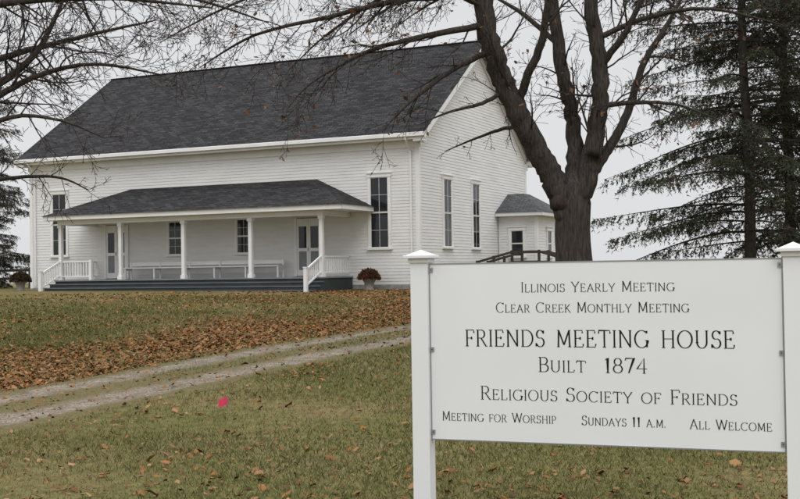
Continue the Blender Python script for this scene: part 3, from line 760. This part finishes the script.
def arc(cx,cy,rx,ry,a0,a1,n=14):
    return [(cx+rx*math.cos(math.radians(a0+(a1-a0)*k/n)),cy+ry*math.sin(math.radians(a0+(a1-a0)*k/n))) for k in range(n+1)]
def S(x,y,w=.12): return [(x-w,y),(x+w,y)]
def stem(x,y0=0,y1=1,s0=True,s1=True):
    r=[[(x,y0),(x,y1)]]
    if s0: r.append(S(x,y0))
    if s1: r.append(S(x,y1))
    return r
def glyph(c):
    if c=='A': return [[(.08,0),(.47,1)],[(.45,1),(.86,0)],[(.22,.34),(.72,.34)],S(.08,0,.1),S(.86,0)],.94
    if c=='B': return stem(.16)+[[(.16,1),(.42,1)]+arc(.42,.76,.22,.24,90,-90)+[(.16,.52)],[(.16,.52),(.44,.52)]+arc(.44,.26,.26,.26,90,-90)+[(.16,0)]],.76
    if c=='C': return [arc(.54,.5,.46,.51,42,318,22),[(.88,.84),(.885,.99)]],.98
    if c=='D': return stem(.16)+[[(.16,1),(.42,1)]+arc(.42,.5,.46,.5,90,-90,18)+[(.16,0)]],.96
    if c=='E': return stem(.16)+[[(.16,1),(.64,1),(.66,.83)],[(.16,.52),(.5,.52)],[(.5,.60),(.5,.44)],[(.16,0),(.68,0),(.72,.19)]],.78
    if c=='F': return stem(.16)+[[(.16,1),(.66,1),(.68,.82)],[(.16,.5),(.5,.5)],[(.5,.58),(.5,.42)]],.72
    if c=='G': return [arc(.54,.5,.46,.51,45,350,22),[(.9,0.02),(.9,.42)],S(.88,.42,.12),[(.88,.84),(.885,.99)]],1.04
    if c=='H': return stem(.16)+stem(.80)+[[(.16,.52),(.80,.52)]],.96
    if c=='I': return stem(.16),.32
    if c=='K': return stem(.16)+[[(.18,.42),(.70,1)],[(.32,.58),(.78,0)],S(.70,1,.1),S(.79,0,.1)],.90
    if c=='L': return stem(.16)+[[(.16,0),(.62,0),(.66,.2)]],.72
    if c=='M': return [[(.14,0),(.17,1)],[(.17,1),(.54,.12)],[(.54,.12),(.91,1)],[(.91,1),(.95,0)],S(.14,0,.1),S(.95,0,.12),[(.06,1),(.19,1)],[(.89,1),(1.03,1)]],1.10
    if c=='N': return [[(.15,0),(.15,1)],[(.15,1),(.83,.02)],[(.83,0),(.83,1)],S(.15,0,.1),S(.83,1,.1),[(.03,1),(.17,1)]],.98
    if c=='O': return [arc(.54,.5,.47,.51,0,360,28)],1.08
    if c=='P': return stem(.16)+[[(.16,1),(.42,1)]+arc(.42,.73,.25,.27,90,-90)+[(.16,.46)]],.74
    if c=='R': return stem(.16)+[[(.16,1),(.42,1)]+arc(.42,.75,.24,.25,90,-90)+[(.16,.5)],[(.40,.5),(.76,0)],S(.80,0,.08)],.86
    if c=='S': return [[(.60,.82)]+arc(.36,.755,.24,.25,38,250,14)+arc(.37,.27,.27,.275,75,-150,16)+[(.09,.18)],[(.60,.80),(.60,.98)],[(.085,.02),(.085,.22)]],.72
    if c=='T': return stem(.44,s1=False)+[[(.04,.82),(.06,1),(.82,1),(.84,.82)]],.88
    if c=='U': return [[(.16,1),(.16,.34)]+arc(.48,.34,.32,.35,180,360,16)+[(.80,1)],S(.16,1),S(.80,1,.1)],.96
    if c=='W': return [[(.06,1),(.36,0)],[(.36,0),(.64,.98)],[(.64,.98),(.94,0)],[(.94,0),(1.22,1)],S(.07,1,.1),S(.62,1,.1),S(1.21,1,.09)],1.28
    if c=='Y': return [[(.06,1),(.43,.46)],[(.82,1),(.43,.46)],[(.43,.46),(.43,0)],S(.07,1,.1),S(.81,1,.09),S(.43,0)],.88
    if c=='1': return [[(.10,.86),(.26,1),(.26,0)],S(.26,0)],.50
    if c=='4': return [[(.50,0),(.50,1),(.04,.30),(.70,.30)],S(.5,0,.1)],.76
    if c=='7': return [[(.05,.86),(.06,1),(.62,1),(.26,0)]],.70
    if c=='8': return [arc(.36,.76,.23,.24,0,360,20),arc(.36,.27,.29,.27,0,360,22)],.74
    if c=='.': return [[(.10,0.0),(.10,.10)]],.26
    return [],.42
TK=[.038,.058]
def layout(txt,cap,small):
    x=0; out=[]
    for ch in txt:
        up=ch.upper(); big=ch.isupper() or ch.isdigit()
        sc=cap if (big or ch=='.') else small
        st,wd=glyph(up)
        if ch==' ': wd=.62; sc=small
        out.append((st,x,sc)); x+=wd*sc+.10*small
    return out,x-.10*small
tb=MB(); kk=0
def line(txt,u0,u1,vfrac,cap,small):
    global kk
    out,wid=layout(txt,cap,small); X0_=BX0+(BX1-BX0)*u0; X1_=BX0+(BX1-BX0)*u1; fx=(X1_-X0_)/wid
    zb=ZT-(ZT-ZBt)*vfrac-cap/2
    for st,x,sc in out:
        for pl in st:
            P=[Vector((X0_+(x+px*sc)*fx,zb+py*sc)) for px,py in pl]; n=len(P)
            closed=(P[0]-P[-1]).length<1e-4
            yy=-.0215-.00008*(kk%9); kk+=1
            L_=[];R2=[]
            for i in range(n):
                a=P[i-1] if i>0 else (P[-2] if closed else P[0]); c_=P[i+1] if i<n-1 else (P[1] if closed else P[-1])
                d=(c_-a); d.normalize(); nn_=Vector((-d.y,d.x))
                w_=(TK[0]+TK[1]*abs(d.y)**1.5)*sc/2*(cap/sc)**.3
                if 0<i<n-1:
                    d1=(P[i]-P[i-1]).normalized(); cs=max(.5,d1.dot(d)); w_/=cs
                L_.append(P[i]+nn_*w_); R2.append(P[i]-nn_*w_)
            for i in range(n-1):
                tb.poly([(R2[i].x,yy,R2[i].y),(R2[i+1].x,yy,R2[i+1].y),(L_[i+1].x,yy,L_[i+1].y),(L_[i].x,yy,L_[i].y)],0)
line('Illinois Yearly Meeting',.280,.716,.140,.066,.053)
line('Clear Creek Monthly Meeting',.204,.754,.252,.066,.053)
line('FRIENDS MEETING HOUSE',.109,.874,.422,.110,.110)
line('Built  1874',.327,.639,.565,.096,.075)
line('Religious Society of Friends',.153,.877,.727,.090,.069)
line('Meeting for Worship',.035,.377,.862,.062,.050)
line('Sundays 11 a.m.',.450,.686,.864,.062,.050)
line('All Welcome',.749,.965,.866,.062,.050)
tb.obj('lettering',[M['ink']],SG)
print('DONE')
